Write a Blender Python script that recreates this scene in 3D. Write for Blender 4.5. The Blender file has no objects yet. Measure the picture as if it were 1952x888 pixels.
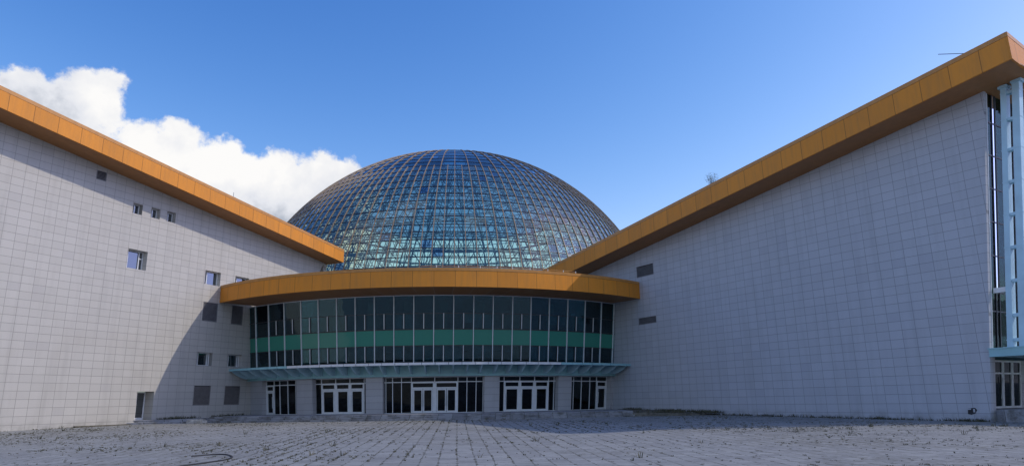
import bpy, math, random
from mathutils import Vector, Matrix
from math import radians as rad, sin, cos, pi
random.seed(7)
scene = bpy.context.scene
C = scene.collection

# ------------------------------------------------------------------ camera, sky, sun, exposure
ZC = 2.17                                   # eye height above the paving at the camera
PITCH, ROLL = 13.84, 0.89
cam = bpy.data.cameras.new('camera'); cam.sensor_width = 36; cam.lens = 1297/1952*36
cam.clip_start = .1; cam.clip_end = 5000
co = bpy.data.objects.new('camera', cam); C.objects.link(co)
co.matrix_world = Matrix.Translation((0, 0, ZC)) @ Matrix.Rotation(rad(90+PITCH), 4, 'X') @ Matrix.Rotation(rad(-ROLL), 4, 'Z')
scene.camera = co
scene.view_settings.view_transform = 'Standard'; scene.view_settings.look = 'None'
scene.view_settings.exposure = 0.0; scene.view_settings.gamma = 1; scene.view_settings.use_curve_mapping = False
SUN_AZ, SUN_EL = 92.5, 39.7                 # azimuth clockwise from +Y
sd = Vector((sin(rad(SUN_AZ))*cos(rad(SUN_EL)), cos(rad(SUN_AZ))*cos(rad(SUN_EL)), sin(rad(SUN_EL))))
sl = bpy.data.lights.new('sun', 'SUN'); sl.energy = 2.2; sl.angle = rad(.5); sl.color = (1, .90, .76)
so = bpy.data.objects.new('sun', sl); C.objects.link(so)
so.rotation_euler = sd.to_track_quat('Z', 'Y').to_euler()
SKY_STRENGTH = .15

def ray(x, y):                              # direction seen at a photo position (1952x888), for the clouds' bearings
    f, p, r = 1297., rad(PITCH), rad(ROLL)
    u = (x-976)/f; v = (444-y)/f
    u, v = u*cos(r)+v*sin(r), -u*sin(r)+v*cos(r)
    return Vector((u, cos(p)-v*sin(p), sin(p)+v*cos(p))).normalized()

world = bpy.data.worlds.new('World'); scene.world = world; world.use_nodes = True
nt = world.node_tree; N = nt.nodes; L = nt.links; N.clear()
def nd(t, **k):
    n = N.new(t)
    for a, b in k.items(): setattr(n, a, b)
    return n
def mth(op, a, b=None, c=None, clamp=False):
    n = nd('ShaderNodeMath', operation=op, use_clamp=clamp)
    for i, v in enumerate((a, b, c)):
        if v is None: continue
        if isinstance(v, (int, float)): n.inputs[i].default_value = v
        else: L.new(v, n.inputs[i])
    return n.outputs[0]
out = nd('ShaderNodeOutputWorld'); bg = nd('ShaderNodeBackground'); bg.inputs['Strength'].default_value = SKY_STRENGTH
sky = nd('ShaderNodeTexSky', sky_type='NISHITA', sun_disc=False)
sky.sun_elevation = rad(SUN_EL); sky.sun_rotation = rad(SUN_AZ)
sky.air_density = 1.0; sky.dust_density = .6; sky.ozone_density = 2.0
# camera-like colour response of the sky: deeper blue away from the sun
sep = nd('ShaderNodeSeparateColor'); L.new(sky.outputs[0], sep.inputs[0]); comb = nd('ShaderNodeCombineColor')
for i, (ex, kk, cl) in enumerate(((2.2, .53, 3.), (1.5, .73, 4.5), (1., 1.46, 9.))):
    L.new(mth('MULTIPLY', mth('POWER', mth('MINIMUM', sep.outputs[i], cl), ex), kk), comb.inputs[i])
tc = nd('ShaderNodeTexCoord')
blobs = [(-60,240,150),(70,195,75),(140,190,72),(198,190,54),(60,260,110),(160,260,75),(268,262,46),(325,300,75),(420,325,78),
         (515,345,75),(600,360,68),(655,365,52),(690,372,45),(300,420,190),(450,430,170),(560,450,140),(120,400,200)]
wn = nd('ShaderNodeTexNoise'); wn.inputs['Scale'].default_value = 6; wn.inputs['Detail'].default_value = 5
L.new(tc.outputs['Generated'], wn.inputs['Vector'])
acc = None
for bx, by, br in blobs:
    d = ray(bx, by)
    vd = nd('ShaderNodeVectorMath', operation='DISTANCE'); L.new(tc.outputs['Generated'], vd.inputs[0]); vd.inputs[1].default_value = d
    # angular size of the blob at that bearing
    e = (ray(bx+br, by)-ray(bx-br, by)).length/2
    v = mth('SUBTRACT', 1, mth('DIVIDE', vd.outputs['Value'], e))
    v = mth('MULTIPLY', v, e/.055)           # same edge softness for all
    acc = v if acc is None else mth('MAXIMUM', acc, v)
n1 = nd('ShaderNodeTexNoise'); n1.inputs['Scale'].default_value = 16; n1.inputs['Detail'].default_value = 9; n1.inputs['Roughness'].default_value = .62
L.new(tc.outputs['Generated'], n1.inputs['Vector'])
bill = mth('MULTIPLY', mth('SUBTRACT', n1.outputs['Fac'], .5), 1.9)
dens = mth('ADD', acc, bill)
mask = nd('ShaderNodeMapRange', interpolation_type='SMOOTHSTEP'); mask.inputs['From Min'].default_value = -.06; mask.inputs['From Max'].default_value = .22
L.new(dens, mask.inputs['Value'])
# scattered clouds over the country behind the camera (seen only in the glass)
sx = nd('ShaderNodeSeparateXYZ'); L.new(tc.outputs['Generated'], sx.inputs[0])
n3 = nd('ShaderNodeTexNoise'); n3.inputs['Scale'].default_value = 3.2; n3.inputs['Detail'].default_value = 7
L.new(tc.outputs['Generated'], n3.inputs['Vector'])
m3 = nd('ShaderNodeMapRange', interpolation_type='SMOOTHSTEP'); m3.inputs['From Min'].default_value = .5; m3.inputs['From Max'].default_value = .6
L.new(n3.outputs['Fac'], m3.inputs['Value'])
behind = nd('ShaderNodeMapRange'); behind.inputs['From Min'].default_value = .0; behind.inputs['From Max'].default_value = -.25
L.new(sx.outputs['Y'], behind.inputs['Value'])
m3b = mth('MULTIPLY', m3.outputs[0], behind.outputs[0])
allm = mth('MAXIMUM', mask.outputs[0], mth('MULTIPLY', m3b, .6))
# cloud light and shade
n4 = nd('ShaderNodeTexNoise'); n4.inputs['Scale'].default_value = 9; n4.inputs['Detail'].default_value = 6; n4.inputs['Roughness'].default_value = .55
mp = nd('ShaderNodeMapping'); mp.inputs['Location'].default_value = (3, 1, .4); L.new(tc.outputs['Generated'], mp.inputs['Vector']); L.new(mp.outputs[0], n4.inputs['Vector'])
hgt = nd('ShaderNodeMapRange'); hgt.inputs['From Min'].default_value = .1; hgt.inputs['From Max'].default_value = .42
L.new(sx.outputs['Z'], hgt.inputs['Value'])
cr = nd('ShaderNodeValToRGB'); cr.color_ramp.elements[0].position = .44; cr.color_ramp.elements[0].color = (.42, .47, .56, 1)
cr.color_ramp.elements[1].position = .90; cr.color_ramp.elements[1].color = (1.0, .99, .98, 1)
e2 = cr.color_ramp.elements.new(.64); e2.color = (.80, .82, .88, 1)
L.new(mth('ADD', mth('MULTIPLY_ADD', n4.outputs['Fac'], 1.7, -.34), mth('MULTIPLY', hgt.outputs[0], .30)), cr.inputs[0])
cm = nd('ShaderNodeMix', data_type='RGBA', blend_type='MULTIPLY'); cm.inputs[0].default_value = 1
L.new(cr.outputs[0], cm.inputs[6]); k = .98/SKY_STRENGTH; cm.inputs[7].default_value = (k, k, k, 1)
mixc = nd('ShaderNodeMix', data_type='RGBA'); L.new(allm, mixc.inputs[0]); L.new(comb.outputs[0], mixc.inputs[6]); L.new(cm.outputs[2], mixc.inputs[7])
L.new(mixc.outputs[2], bg.inputs['Color']); L.new(bg.outputs[0], out.inputs[0])

# ------------------------------------------------------------------ helpers
class MB:
    def __init__(s): s.v = []; s.f = []; s.mi = []
    def vert(s, p): s.v.append(tuple(p)); return len(s.v)-1
    def poly(s, pts, mi=0):
        s.f.append([s.vert(p) for p in pts]); s.mi.append(mi)
    def hexa(s, p, mi=0):                    # p: 8 points, bottom 4 then top 4
        i = [s.vert(q) for q in p]
        for f in ((0,3,2,1),(4,5,6,7),(0,1,5,4),(1,2,6,5),(2,3,7,6),(3,0,4,7)):
            s.f.append([i[a] for a in f]); s.mi.append(mi)
    def box(s, x0, x1, y0, y1, z0, z1, F=None, mi=0):
        F = F or (lambda x, y, z: (x, y, z))
        s.hexa([F(x0,y0,z0),F(x1,y0,z0),F(x1,y1,z0),F(x0,y1,z0),F(x0,y0,z1),F(x1,y0,z1),F(x1,y1,z1),F(x0,y1,z1)], mi)
    def tube(s, a, b, r, n=4, r2=None, mi=0):
        a = Vector(a); b = Vector(b); d = (b-a)
        if d.length < 1e-6: return
        d.normalize(); u = d.orthogonal().normalized(); w = d.cross(u)
        r2 = r if r2 is None else r2
        A = [s.vert(a+(u*cos(2*pi*i/n)+w*sin(2*pi*i/n))*r) for i in range(n)]
        B = [s.vert(b+(u*cos(2*pi*i/n)+w*sin(2*pi*i/n))*r2) for i in range(n)]
        for i in range(n):
            s.f.append([A[i], A[(i+1)%n], B[(i+1)%n], B[i]]); s.mi.append(mi)
        s.f.append(A[::-1]); s.mi.append(mi); s.f.append(B); s.mi.append(mi)
    def build(s, name, mat, parent=None, org=(0,0,0), smooth=False):
        m = bpy.data.meshes.new(name)
        ox, oy, oz = org
        m.from_pydata([(x-ox, y-oy, z-oz) for x, y, z in s.v], [], s.f)
        mats = mat if isinstance(mat, (list, tuple)) else [mat]
        for q in mats: m.materials.append(q)
        if len(mats) > 1: m.polygons.foreach_set('material_index', s.mi)
        if smooth: m.polygons.foreach_set('use_smooth', [True]*len(m.polygons))
        m.update()
        o = bpy.data.objects.new(name, m); C.objects.link(o)
        if parent: o.parent = parent
        else: o.location = org
        return o
def tag(o, label=None, cat=None, group=None, kind=None):
    if label: o['label'] = label
    if cat: o['category'] = cat
    if group: o['group'] = group
    if kind: o['kind'] = kind
    return o
def empty(name, loc, rz, label, cat, group=None):
    o = bpy.data.objects.new(name, None); C.objects.link(o); o.location = loc; o.rotation_euler = (0, 0, rz)
    return tag(o, label, cat, group)

# ------------------------------------------------------------------ materials
class Mat:
    def __init__(s, name, rough=.6, metal=0, spec=.5):
        s.m = bpy.data.materials.new(name); s.m.use_nodes = True; s.nt = s.m.node_tree
        s.b = s.nt.nodes['Principled BSDF']; s.b.inputs['Roughness'].default_value = rough; s.b.inputs['Metallic'].default_value = metal
        s.b.inputs['Specular IOR Level'].default_value = spec
    def n(s, t, **k):
        q = s.nt.nodes.new(t)
        for a, b in k.items(): setattr(q, a, b)
        return q
    def l(s, a, b): s.nt.links.new(a, b)
    def math(s, op, a, b=None, c=None, clamp=False):
        q = s.n('ShaderNodeMath', operation=op, use_clamp=clamp)
        for i, v in enumerate((a, b, c)):
            if v is None: continue
            if isinstance(v, (int, float)): q.inputs[i].default_value = v
            else: s.l(v, q.inputs[i])
        return q.outputs[0]
    def noise(s, scale, detail=3, rough=.5, vec=None, stretch=None):
        q = s.n('ShaderNodeTexNoise'); q.inputs['Scale'].default_value = scale; q.inputs['Detail'].default_value = detail; q.inputs['Roughness'].default_value = rough
        if vec is None: vec = s.n('ShaderNodeTexCoord').outputs['Object']
        if stretch:
            mp = s.n('ShaderNodeMapping'); mp.inputs['Scale'].default_value = stretch; s.l(vec, mp.inputs['Vector']); vec = mp.outputs[0]
        s.l(vec, q.inputs['Vector']); return q.outputs['Fac']
    def remap(s, v, a, b, c, d, smooth=False):
        q = s.n('ShaderNodeMapRange'); 
        if smooth: q.interpolation_type = 'SMOOTHSTEP'
        for i, x in zip((1,2,3,4), (a,b,c,d)): q.inputs[i].default_value = x
        s.l(v, q.inputs[0]); return q.outputs[0]
    def mix(s, f, a, b, mode='MIX'):
        q = s.n('ShaderNodeMix', data_type='RGBA', blend_type=mode)
        for i, v in ((0, f), (6, a), (7, b)):
            if isinstance(v, (int, float)): q.inputs[i].default_value = v
            elif isinstance(v, tuple): q.inputs[i].default_value = (*v, 1)
            else: s.l(v, q.inputs[i])
        return q.outputs[2]
    def col(s, v):
        if isinstance(v, tuple): s.b.inputs['Base Color'].default_value = (*v, 1)
        else: s.l(v, s.b.inputs['Base Color'])
    def bump(s, h, strength=.3, dist=.02):
        q = s.n('ShaderNodeBump'); q.inputs['Strength'].default_value = strength; q.inputs['Distance'].default_value = dist
        s.l(h, q.inputs['Height']); s.l(q.outputs[0], s.b.inputs['Normal'])

def plain(name, color, rough=.5, metal=0, var=.12, scale=3):
    M = Mat(name, rough, metal)
    n = M.noise(scale, 4)
    M.col(M.mix(M.remap(n, .3, .7, 0, 1), tuple(c*(1-var) for c in color), tuple(min(1, c*(1+var)) for c in color)))
    return M.m

def tile_mat(name, w, h, xoff, zoff, col, horizontal_only=False, joint=.028, jcol=.54, hue=(1,1,1)):
    M = Mat(name, .62, 0, .35)
    t = M.n('ShaderNodeTexCoord'); s = M.n('ShaderNodeSeparateXYZ'); M.l(t.outputs['Object'], s.inputs[0])
    u = M.math('DIVIDE', M.math('SUBTRACT', s.outputs['X'], xoff), w)
    v = M.math('DIVIDE', M.math('SUBTRACT', s.outputs['Z'], zoff), h)
    def line(q, size):
        fr = M.math('FRACT', q); d = M.math('MINIMUM', fr, M.math('SUBTRACT', 1, fr))
        return M.math('LESS_THAN', M.math('MULTIPLY', d, size), joint/2)
    lv = line(v, h)
    lu = line(u, w) if not horizontal_only else None
    j = M.math('MAXIMUM', lu, lv) if lu else lv
    cb = M.n('ShaderNodeCombineXYZ'); M.l(M.math('FLOOR', u), cb.inputs[0]); M.l(M.math('FLOOR', v), cb.inputs[1])
    wn = M.n('ShaderNodeTexWhiteNoise', noise_dimensions='2D'); M.l(cb.outputs[0], wn.inputs['Vector'])
    fine = M.noise(14, 5, .6); big = M.noise(.13, 3)
    streak = M.noise(.9, 4, .6, stretch=(1.6, 1, .12))
    c = M.mix(M.remap(wn.outputs['Value'], 0, 1, 0, 1), tuple(x*.955 for x in col), tuple(x*1.035 for x in col))
    c = M.mix(M.remap(fine, .35, .7, 0, .22), c, tuple(x*.72 for x in col))
    c = M.mix(M.remap(big, .35, .7, 0, .22), c, tuple(a*b for a, b in zip(col, (.82, .82, .84))))
    c = M.mix(M.remap(streak, .50, .75, 0, .34), c, tuple(x*.62 for x in col))
    # a few sheets replaced with a slightly different stone
    c = M.mix(M.math('MULTIPLY', M.math('GREATER_THAN', wn.outputs['Value'], .965), .5), c, tuple(x*y for x, y in zip(col, (.80, .80, .83))))
    c = M.mix(M.remap(M.noise(.35, 5, .6), .5, .72, 0, .22), c, tuple(x*y for x, y in zip(col, (.84, .80, .74))))
    # grime splashed up from the ground
    low = M.remap(s.outputs['Z'], .55, 1.35, 1, 0)
    c = M.mix(M.math('MULTIPLY', low, M.remap(M.noise(1.1, 5, .65), .42, .72, 0, .75)), c, (.10, .10, .075))
    c = M.mix(j, c, tuple(x*jcol for x in col))
    M.col(c)
    M.bump(M.math('SUBTRACT', M.math('MULTIPLY', fine, .15), j), .5, .012)
    return M.m

STONE = (.46, .48, .525)  # bluish cast of the shaded right wing is put into its stone colour
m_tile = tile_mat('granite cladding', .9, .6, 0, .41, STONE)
m_tile_l = tile_mat('granite cladding sunlit tone', .9, .6, .0, .41, (.49, .472, .438))  # same granite, warmer copy for the sunlit left wall
m_pillar = tile_mat('granite pillar cladding', 3., .6, 50.5, .41, (.43, .43, .45), horizontal_only=True)

def orange_mat(name, pitch, off, axis='X', zline=None, ang=None, seams=True):
    M = Mat(name, .5, .0, .22)
    t = M.n('ShaderNodeTexCoord'); s = M.n('ShaderNodeSeparateXYZ'); M.l(t.outputs['Object'], s.inputs[0])
    if ang is None: u = M.math('DIVIDE', M.math('SUBTRACT', s.outputs[axis], off), pitch)
    else:                                    # joints by bearing round a centre given in object space
        a = M.math('ARCTAN2', M.math('SUBTRACT', s.outputs['X'], ang[0]), M.math('SUBTRACT', ang[1], s.outputs['Y']))
        u = M.math('DIVIDE', M.math('SUBTRACT', a, off), pitch)
        pitch = pitch*ang[2]
    fr = M.math('FRACT', u); d = M.math('MULTIPLY', M.math('MINIMUM', fr, M.math('SUBTRACT', 1, fr)), pitch)
    j = M.math('LESS_THAN', d, .022)
    wn = M.n('ShaderNodeTexWhiteNoise', noise_dimensions='1D'); M.l(M.math('FLOOR', u), wn.inputs['W'])
    base = (.70, .262, .030)
    c = M.mix(wn.outputs['Value'], tuple(x*.94 for x in base), tuple(x*1.05 for x in base))
    c = M.mix(M.remap(M.noise(.5, 4, .6), .4, .75, 0, .3), c, (.50, .21, .045))
    c = M.mix(M.remap(M.noise(1.4, 5, .6, stretch=(2.5, 2.5, .25)), .45, .8, 0, .42), c, (.36, .17, .05))
    if seams: c = M.mix(M.math('MULTIPLY', j, .72), c, (.16, .07, .02))
    M.col(c)
    M.bump(M.math('ADD', M.math('MULTIPLY', j, -1.), M.math('MULTIPLY', M.noise(.7, 2), .6)), .35, .02)
    return M.m
m_orL = orange_mat('orange metal fascia left', 1.8, -5.85)
m_orR = orange_mat('orange metal fascia right', 1.8, .45)
m_trim = plain('orange metal coping', (.50, .22, .045), .45)
m_soff = plain('orange soffit shade tone', (.34, .15, .045), .55, 0, .1, 2)  # same orange as the fascia, darkened to carry the shade under the eaves
m_roof = plain('grey roof membrane', (.22, .22, .22), .8)
m_white = plain('white aluminium frame', (.66, .68, .70), .4, 0, .06)
m_mull = plain('pale aluminium mullion', (.62, .66, .68), .35, 0, .06)
m_dark = plain('dark gasket bar', (.02, .025, .03), .4)
m_louv = plain('grey louvre metal', (.20, .20, .215), .5)
m_louv_b = plain('brown louvre metal', (.21, .195, .19), .55)
m_louvback = plain('dark louvre duct', (.03, .03, .035), .8)
m_steel = plain('pale blue painted steel', (.42, .62, .72), .45, 0, .08, 1.2)
m_beam = plain('teal painted steel', (.27, .50, .54), .4, 0, .08, 1.)
m_cable = plain('black rubber', (.02, .02, .02), .6)
m_inner = plain('dark interior finish', (.075, .125, .155), .9)
m_innercol = plain('interior green column', (.10, .17, .16), .7)
m_lead = plain('weathered galvanised rod', (.35, .35, .36), .5)

def glass(name, tint, refl_rough=.02, ior=1.45, reflmul=1.0, wav=.0, opaque=None, inner=None, gcol=(.9, .95, 1)):
    m = bpy.data.materials.new(name); m.use_nodes = True; n = m.node_tree.nodes; l = m.node_tree.links; n.clear()
    o = n.new('ShaderNodeOutputMaterial'); mx = n.new('ShaderNodeMixShader'); g = n.new('ShaderNodeBsdfGlossy'); g.inputs['Roughness'].default_value = refl_rough
    g.inputs['Color'].default_value = (*gcol, 1)
    if opaque is None:
        t = n.new('ShaderNodeBsdfTransparent'); t.inputs['Color'].default_value = (*tint, 1)
    else:
        t = n.new('ShaderNodeBsdfPrincipled'); t.inputs['Base Color'].default_value = (*opaque, 1); t.inputs['Roughness'].default_value = .5; t.inputs['Specular IOR Level'].default_value = 0
    fr = n.new('ShaderNodeFresnel'); fr.inputs['IOR'].default_value = ior
    mu = n.new('ShaderNodeMath'); mu.operation = 'MULTIPLY'; mu.use_clamp = True; mu.inputs[1].default_value = reflmul
    l.new(fr.outputs[0], mu.inputs[0]); l.new(mu.outputs[0], mx.inputs[0]); l.new(t.outputs[0], mx.inputs[1]); l.new(g.outputs[0], mx.inputs[2]); l.new(mx.outputs[0], o.inputs[0])
    if inner is not None:                    # reflections cut on the inner face to keep the interior dark
        ge = n.new('ShaderNodeNewGeometry'); mr = n.new('ShaderNodeMapRange'); mr.inputs[3].default_value = reflmul; mr.inputs[4].default_value = inner
        l.new(ge.outputs['Backfacing'], mr.inputs[0]); l.new(mr.outputs[0], mu.inputs[1])
    if wav:
        tcx = n.new('ShaderNodeTexCoord'); no = n.new('ShaderNodeTexNoise'); no.inputs['Scale'].default_value = .55; no.inputs['Detail'].default_value = 2
        l.new(tcx.outputs['Object'], no.inputs['Vector']); b = n.new('ShaderNodeBump'); b.inputs['Strength'].default_value = wav; b.inputs['Distance'].default_value = .05
        l.new(no.outputs['Fac'], b.inputs['Height']); l.new(b.outputs[0], g.inputs['Normal']); l.new(b.outputs[0], fr.inputs['Normal'])
    return m
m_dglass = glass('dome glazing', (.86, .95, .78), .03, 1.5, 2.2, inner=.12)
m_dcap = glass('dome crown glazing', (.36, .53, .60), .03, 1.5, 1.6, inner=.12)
m_dglass2 = glass('dome glazing replaced sheet', (.22, .34, .48), .08, 1.5, 2.6)
m_cglass = glass('curtain wall glazing', (.30, .56, .58), .02, 1.5, 1.9, .35, gcol=(.6, .85, .95))
m_blind = plain('grey blue blinds', (.20, .27, .34), .8, 0, .15, 1.5)
m_cgreen = glass('green spandrel glazing', None, .05, 1.5, 1.2, .2, opaque=(.034, .225, .16))
m_eglass = glass('entrance glazing', (.18, .27, .26), .02, 1.5, 1.0, .2)
m_wglass = glass('window glazing', None, .02, 1.6, 4.0, .15, opaque=(.012, .016, .02))
m_darkpane = glass('porch glazing', None, .02, 1.5, .6, .15, opaque=(.012, .018, .02))
m_canopyglass = glass('canopy glass', (.50, .62, .62), .1, 1.5, 1.3)
m_film = Mat('green door film', .7).m
m_film.node_tree.nodes['Principled BSDF'].inputs['Base Color'].default_value = (.03, .12, .085, 1)

# ground paving
GA = rad(-4.7)                               # bearing of the long joints
def paving_mat():
    M = Mat('concrete paving slabs', .85, 0, .25)
    t = M.n('ShaderNodeTexCoord'); mp = M.n('ShaderNodeMapping'); mp.inputs['Rotation'].default_value = (0, 0, GA); M.l(t.outputs['Object'], mp.inputs['Vector'])
    s = M.n('ShaderNodeSeparateXYZ'); M.l(mp.outputs[0], s.inputs[0])
    wob = M.math('MULTIPLY', M.math('SUBTRACT', M.noise(.35, 2), .5), .10)
    u = M.math('DIVIDE', M.math('ADD', s.outputs['X'], wob), .6); v = M.math('DIVIDE', M.math('ADD', s.outputs['Y'], wob), .6)
    def dist(q, size):
        fr = M.math('FRACT', q); return M.math('MULTIPLY', M.math('MINIMUM', fr, M.math('SUBTRACT', 1, fr)), size)
    du, dv = dist(u, .6), dist(v, .6)
    cb = M.n('ShaderNodeCombineXYZ'); M.l(M.math('FLOOR', u), cb.inputs[0]); M.l(M.math('FLOOR', v), cb.inputs[1])
    wn = M.n('ShaderNodeTexWhiteNoise', noise_dimensions='2D'); M.l(cb.outputs[0], wn.inputs['Vector'])
    wob2 = M.noise(5, 4, .65)
    width = M.remap(wob2, .42, .70, .0, .065)
    j = M.math('MAXIMUM', M.math('LESS_THAN', du, width), M.math('LESS_THAN', dv, M.math('MULTIPLY', width, .8)))
    patch = M.noise(.11, 4, .6); mid = M.noise(.8, 5, .6); fine = M.noise(22, 5, .7)
    c = M.mix(wn.outputs['Value'], (.25, .257, .25), (.325, .332, .32))
    c = M.mix(M.remap(fine, .35, .7, 0, .45), c, (.18, .185, .20))
    c = M.mix(M.remap(mid, .45, .75, 0, .55), c, (.16, .16, .165))
    # dead grass and moss that has spread over slabs in drifts
    gm = M.math('MULTIPLY', M.remap(patch, .47, .66, 0, 1, True), M.remap(M.noise(3.2, 6, .7, stretch=(1, 2.2, 1)), .47, .60, 0, 1, True))
    c = M.mix(M.math('MULTIPLY', gm, .75), c, (.095, .085, .05))
    jm = M.math('MULTIPLY', j, M.remap(M.noise(1.3, 4, .7), .38, .55, .35, 1))
    c = M.mix(jm, c, (.075, .073, .055))
    M.col(c)
    M.bump(M.math('ADD', M.math('MULTIPLY', j, -1.), M.math('ADD', M.math('MULTIPLY', fine, .35), M.math('MULTIPLY', wn.outputs['Value'], .6))), .6, .02)
    return M.m
m_pave = paving_mat()
def step_mat():
    M = Mat('worn granite steps', .8, 0, .3)
    t = M.n('ShaderNodeTexCoord'); s = M.n('ShaderNodeSeparateXYZ'); M.l(t.outputs['Object'], s.inputs[0])
    fr = M.math('FRACT', M.math('DIVIDE', s.outputs['X'], 1.2)); j = M.math('LESS_THAN', M.math('MINIMUM', fr, M.math('SUBTRACT', 1, fr)), .012)
    wn = M.n('ShaderNodeTexWhiteNoise', noise_dimensions='1D'); M.l(M.math('FLOOR', M.math('DIVIDE', s.outputs['X'], 1.2)), wn.inputs['W'])
    c = M.mix(wn.outputs['Value'], (.25, .26, .29), (.36, .37, .40))
    c = M.mix(M.remap(M.noise(1.2, 6, .7), .45, .65, 0, .8), c, (.09, .085, .07))
    c = M.mix(j, c, (.05, .05, .04)); M.col(c); M.bump(M.noise(12, 5), .4, .02); return M.m
m_step = step_mat()
m_dirt = plain('rubble and soil', (.11, .10, .075), .95, 0, .5, 4)
m_slab = plain('broken pale slab', (.42, .39, .34), .85, 0, .3, 5)

# ------------------------------------------------------------------ ground
def gz_rel(y): return -2.17+.0122*min(max(y, -60), 60)
def gz(y): return gz_rel(y)+ZC
def ground_hit(px, py):
    d = ray(px, py); t = -2.17/(d.z-.0122*d.y); P = d*t
    if P.y > 60: P = d*(-1.44/d.z)
    return Vector((P.x, P.y, gz(P.y)))
g = MB()
xs = [-1500, -300, -60, 0, 60, 300, 1500]; ys = [-1500, -300, -60, 0, 60, 150, 500, 2500]
for i in range(len(xs)-1):
    for k in range(len(ys)-1):
        g.poly([(xs[i], ys[k], gz(ys[k])), (xs[i+1], ys[k], gz(ys[k])), (xs[i+1], ys[k+1], gz(ys[k+1])), (xs[i], ys[k+1], gz(ys[k+1]))])
tag(g.build('plaza_paving', m_pave), kind='structure')

# ------------------------------------------------------------------ wings
def wall_mesh(m, t0, t1, zb, ztop, holes, reveal, deep=(), depths=None):
    """front face of a wall in local (t, depth, z) with rectangular openings and their reveals"""
    dmap = {tuple(h): reveal for h in holes}
    for i, h in enumerate(deep): dmap[tuple(h)] = depths[i]
    holes = list(holes)+list(deep)
    br = sorted({t0, t1, *[h[0] for h in holes], *[h[1] for h in holes]})
    for a, b in zip(br[:-1], br[1:]):
        hs = sorted([(h[2], h[3]) for h in holes if h[0] <= a+1e-6 and h[1] >= b-1e-6])
        z = zb
        for q0, q1 in hs:
            if q0 > z: m.poly([(a,0,z),(b,0,z),(b,0,q0),(a,0,q0)])
            z = q1
        m.poly([(a,0,z),(b,0,z),(b,0,ztop(b)),(a,0,ztop(a))])
    for (a, b, q0, q1) in holes:
        D = dmap[(a, b, q0, q1)]
        m.poly([(a,0,q0),(a,D,q0),(a,D,q1),(a,0,q1)]); m.poly([(b,0,q0),(b,0,q1),(b,D,q1),(b,D,q0)])
        m.poly([(a,0,q0),(b,0,q0),(b,D,q0),(a,D,q0)]); m.poly([(a,0,q1),(a,D,q1),(b,D,q1),(b,0,q1)])

def window(parent, a, b, z0, z1, D, bars=(.28,), cross=None):
    f = MB(); w = .07; y0, y1 = D-.08, D-.005
    f.box(a, a+w, y0, y1, z0, z1); f.box(b-w, b, y0, y1, z0, z1); f.box(a+w, b-w, y0, y1, z0, z0+w); f.box(a+w, b-w, y0, y1, z1-w, z1)
    for q in bars: t = a+(b-a)*q; f.box(t-.04, t+.04, y0-.01, y1-.01, z0+w, z1-w)
    if cross: zz = z0+(z1-z0)*cross; f.box(a+w, a+(b-a)*bars[0]-.04, y0-.006, y1-.01, zz-.035, zz+.035); 
    if cross and len(bars) > 1: f.box(a+(b-a)*bars[1]+.04, b-w, y0-.006, y1-.01, zz-.035, zz+.035)
    o = f.build('window', m_white, parent)
    p = MB(); p.box(a+.02, b-.02, D+.0, D+.02, z0+.02, z1-.02); p.build('pane', m_wglass, o)
    return o
def louvre(parent, a, b, z0, z1, D=.12, mat=None, pitch=.11):
    mat = mat or m_louv
    f = MB(); w = .05
    f.box(a, a+w, .0, D, z0, z1); f.box(b-w, b, .0, D, z0, z1); f.box(a+w, b-w, .0, D, z0, z0+w); f.box(a+w, b-w, .0, D, z1-w, z1)
    z = z0+w+.01
    while z < z1-w-.06:
        f.hexa([(a+w,.015,z),(b-w,.015,z),(b-w,D-.02,z+.075),(a+w,D-.02,z+.075),(a+w,.015,z+.018),(b-w,.015,z+.018),(b-w,D-.02,z+.093),(a+w,D-.02,z+.093)])
        z += pitch
    o = f.build('louvre_vent', mat, parent)
    k = MB(); k.box(a+.01, b-.01, D+.01, D+.03, z0+.01, z1-.01); k.build('duct_back', m_louvback, o)
    return o

def roof_band(parent, t0, t1, soff, o, h, mo, tname, depth=30, back_in=0.0):
    """overhanging roof: fascia, coping, soffit and top; soff(t) world height of the soffit at the wall"""
    n = 24; ts = [t0+(t1-t0)*i/n for i in range(n+1)]
    F = MB(); S = MB(); K = MB(); T = MB()
    for a, b in zip(ts[:-1], ts[1:]):
        za, zb = soff(a), soff(b)
        F.hexa([(a,-o,za-.02),(b,-o,zb-.02),(b,-o+.12,zb-.02),(a,-o+.12,za-.02),(a,-o,za+h-.30),(b,-o,zb+h-.30),(b,-o+.12,zb+h-.30),(a,-o+.12,za+h-.30)])
        K.hexa([(a,-o-.015,za+h-.285),(b,-o-.015,zb+h-.285),(b,-o+.12,zb+h-.285),(a,-o+.12,za+h-.285),(a,-o-.015,za+h),(b,-o-.015,zb+h),(b,-o+.4,zb+h),(a,-o+.4,za+h)])
    za, zb = soff(t0), soff(t1)
    S.hexa([(t0,-o+.13,za),(t1,-o+.13,zb),(t1,.6,zb),(t0,.6,za),(t0,-o+.13,za+.08),(t1,-o+.13,zb+.08),(t1,.6,zb+.08),(t0,.6,za+.08)])
    t1b = t1-back_in; zd = soff(t1b)
    T.hexa([(t0,-o+.41,za+h-.25),(t1,-o+.41,zb+h-.25),(t1b,depth,zd+h-.25),(t0,depth,za+h-.25),(t0,-o+.41,za+h-.03),(t1,-o+.41,zb+h-.03),(t1b,depth,zd+h-.03),(t0,depth,za+h-.03)])
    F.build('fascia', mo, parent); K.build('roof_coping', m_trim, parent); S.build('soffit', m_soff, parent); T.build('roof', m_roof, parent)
    return

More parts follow.
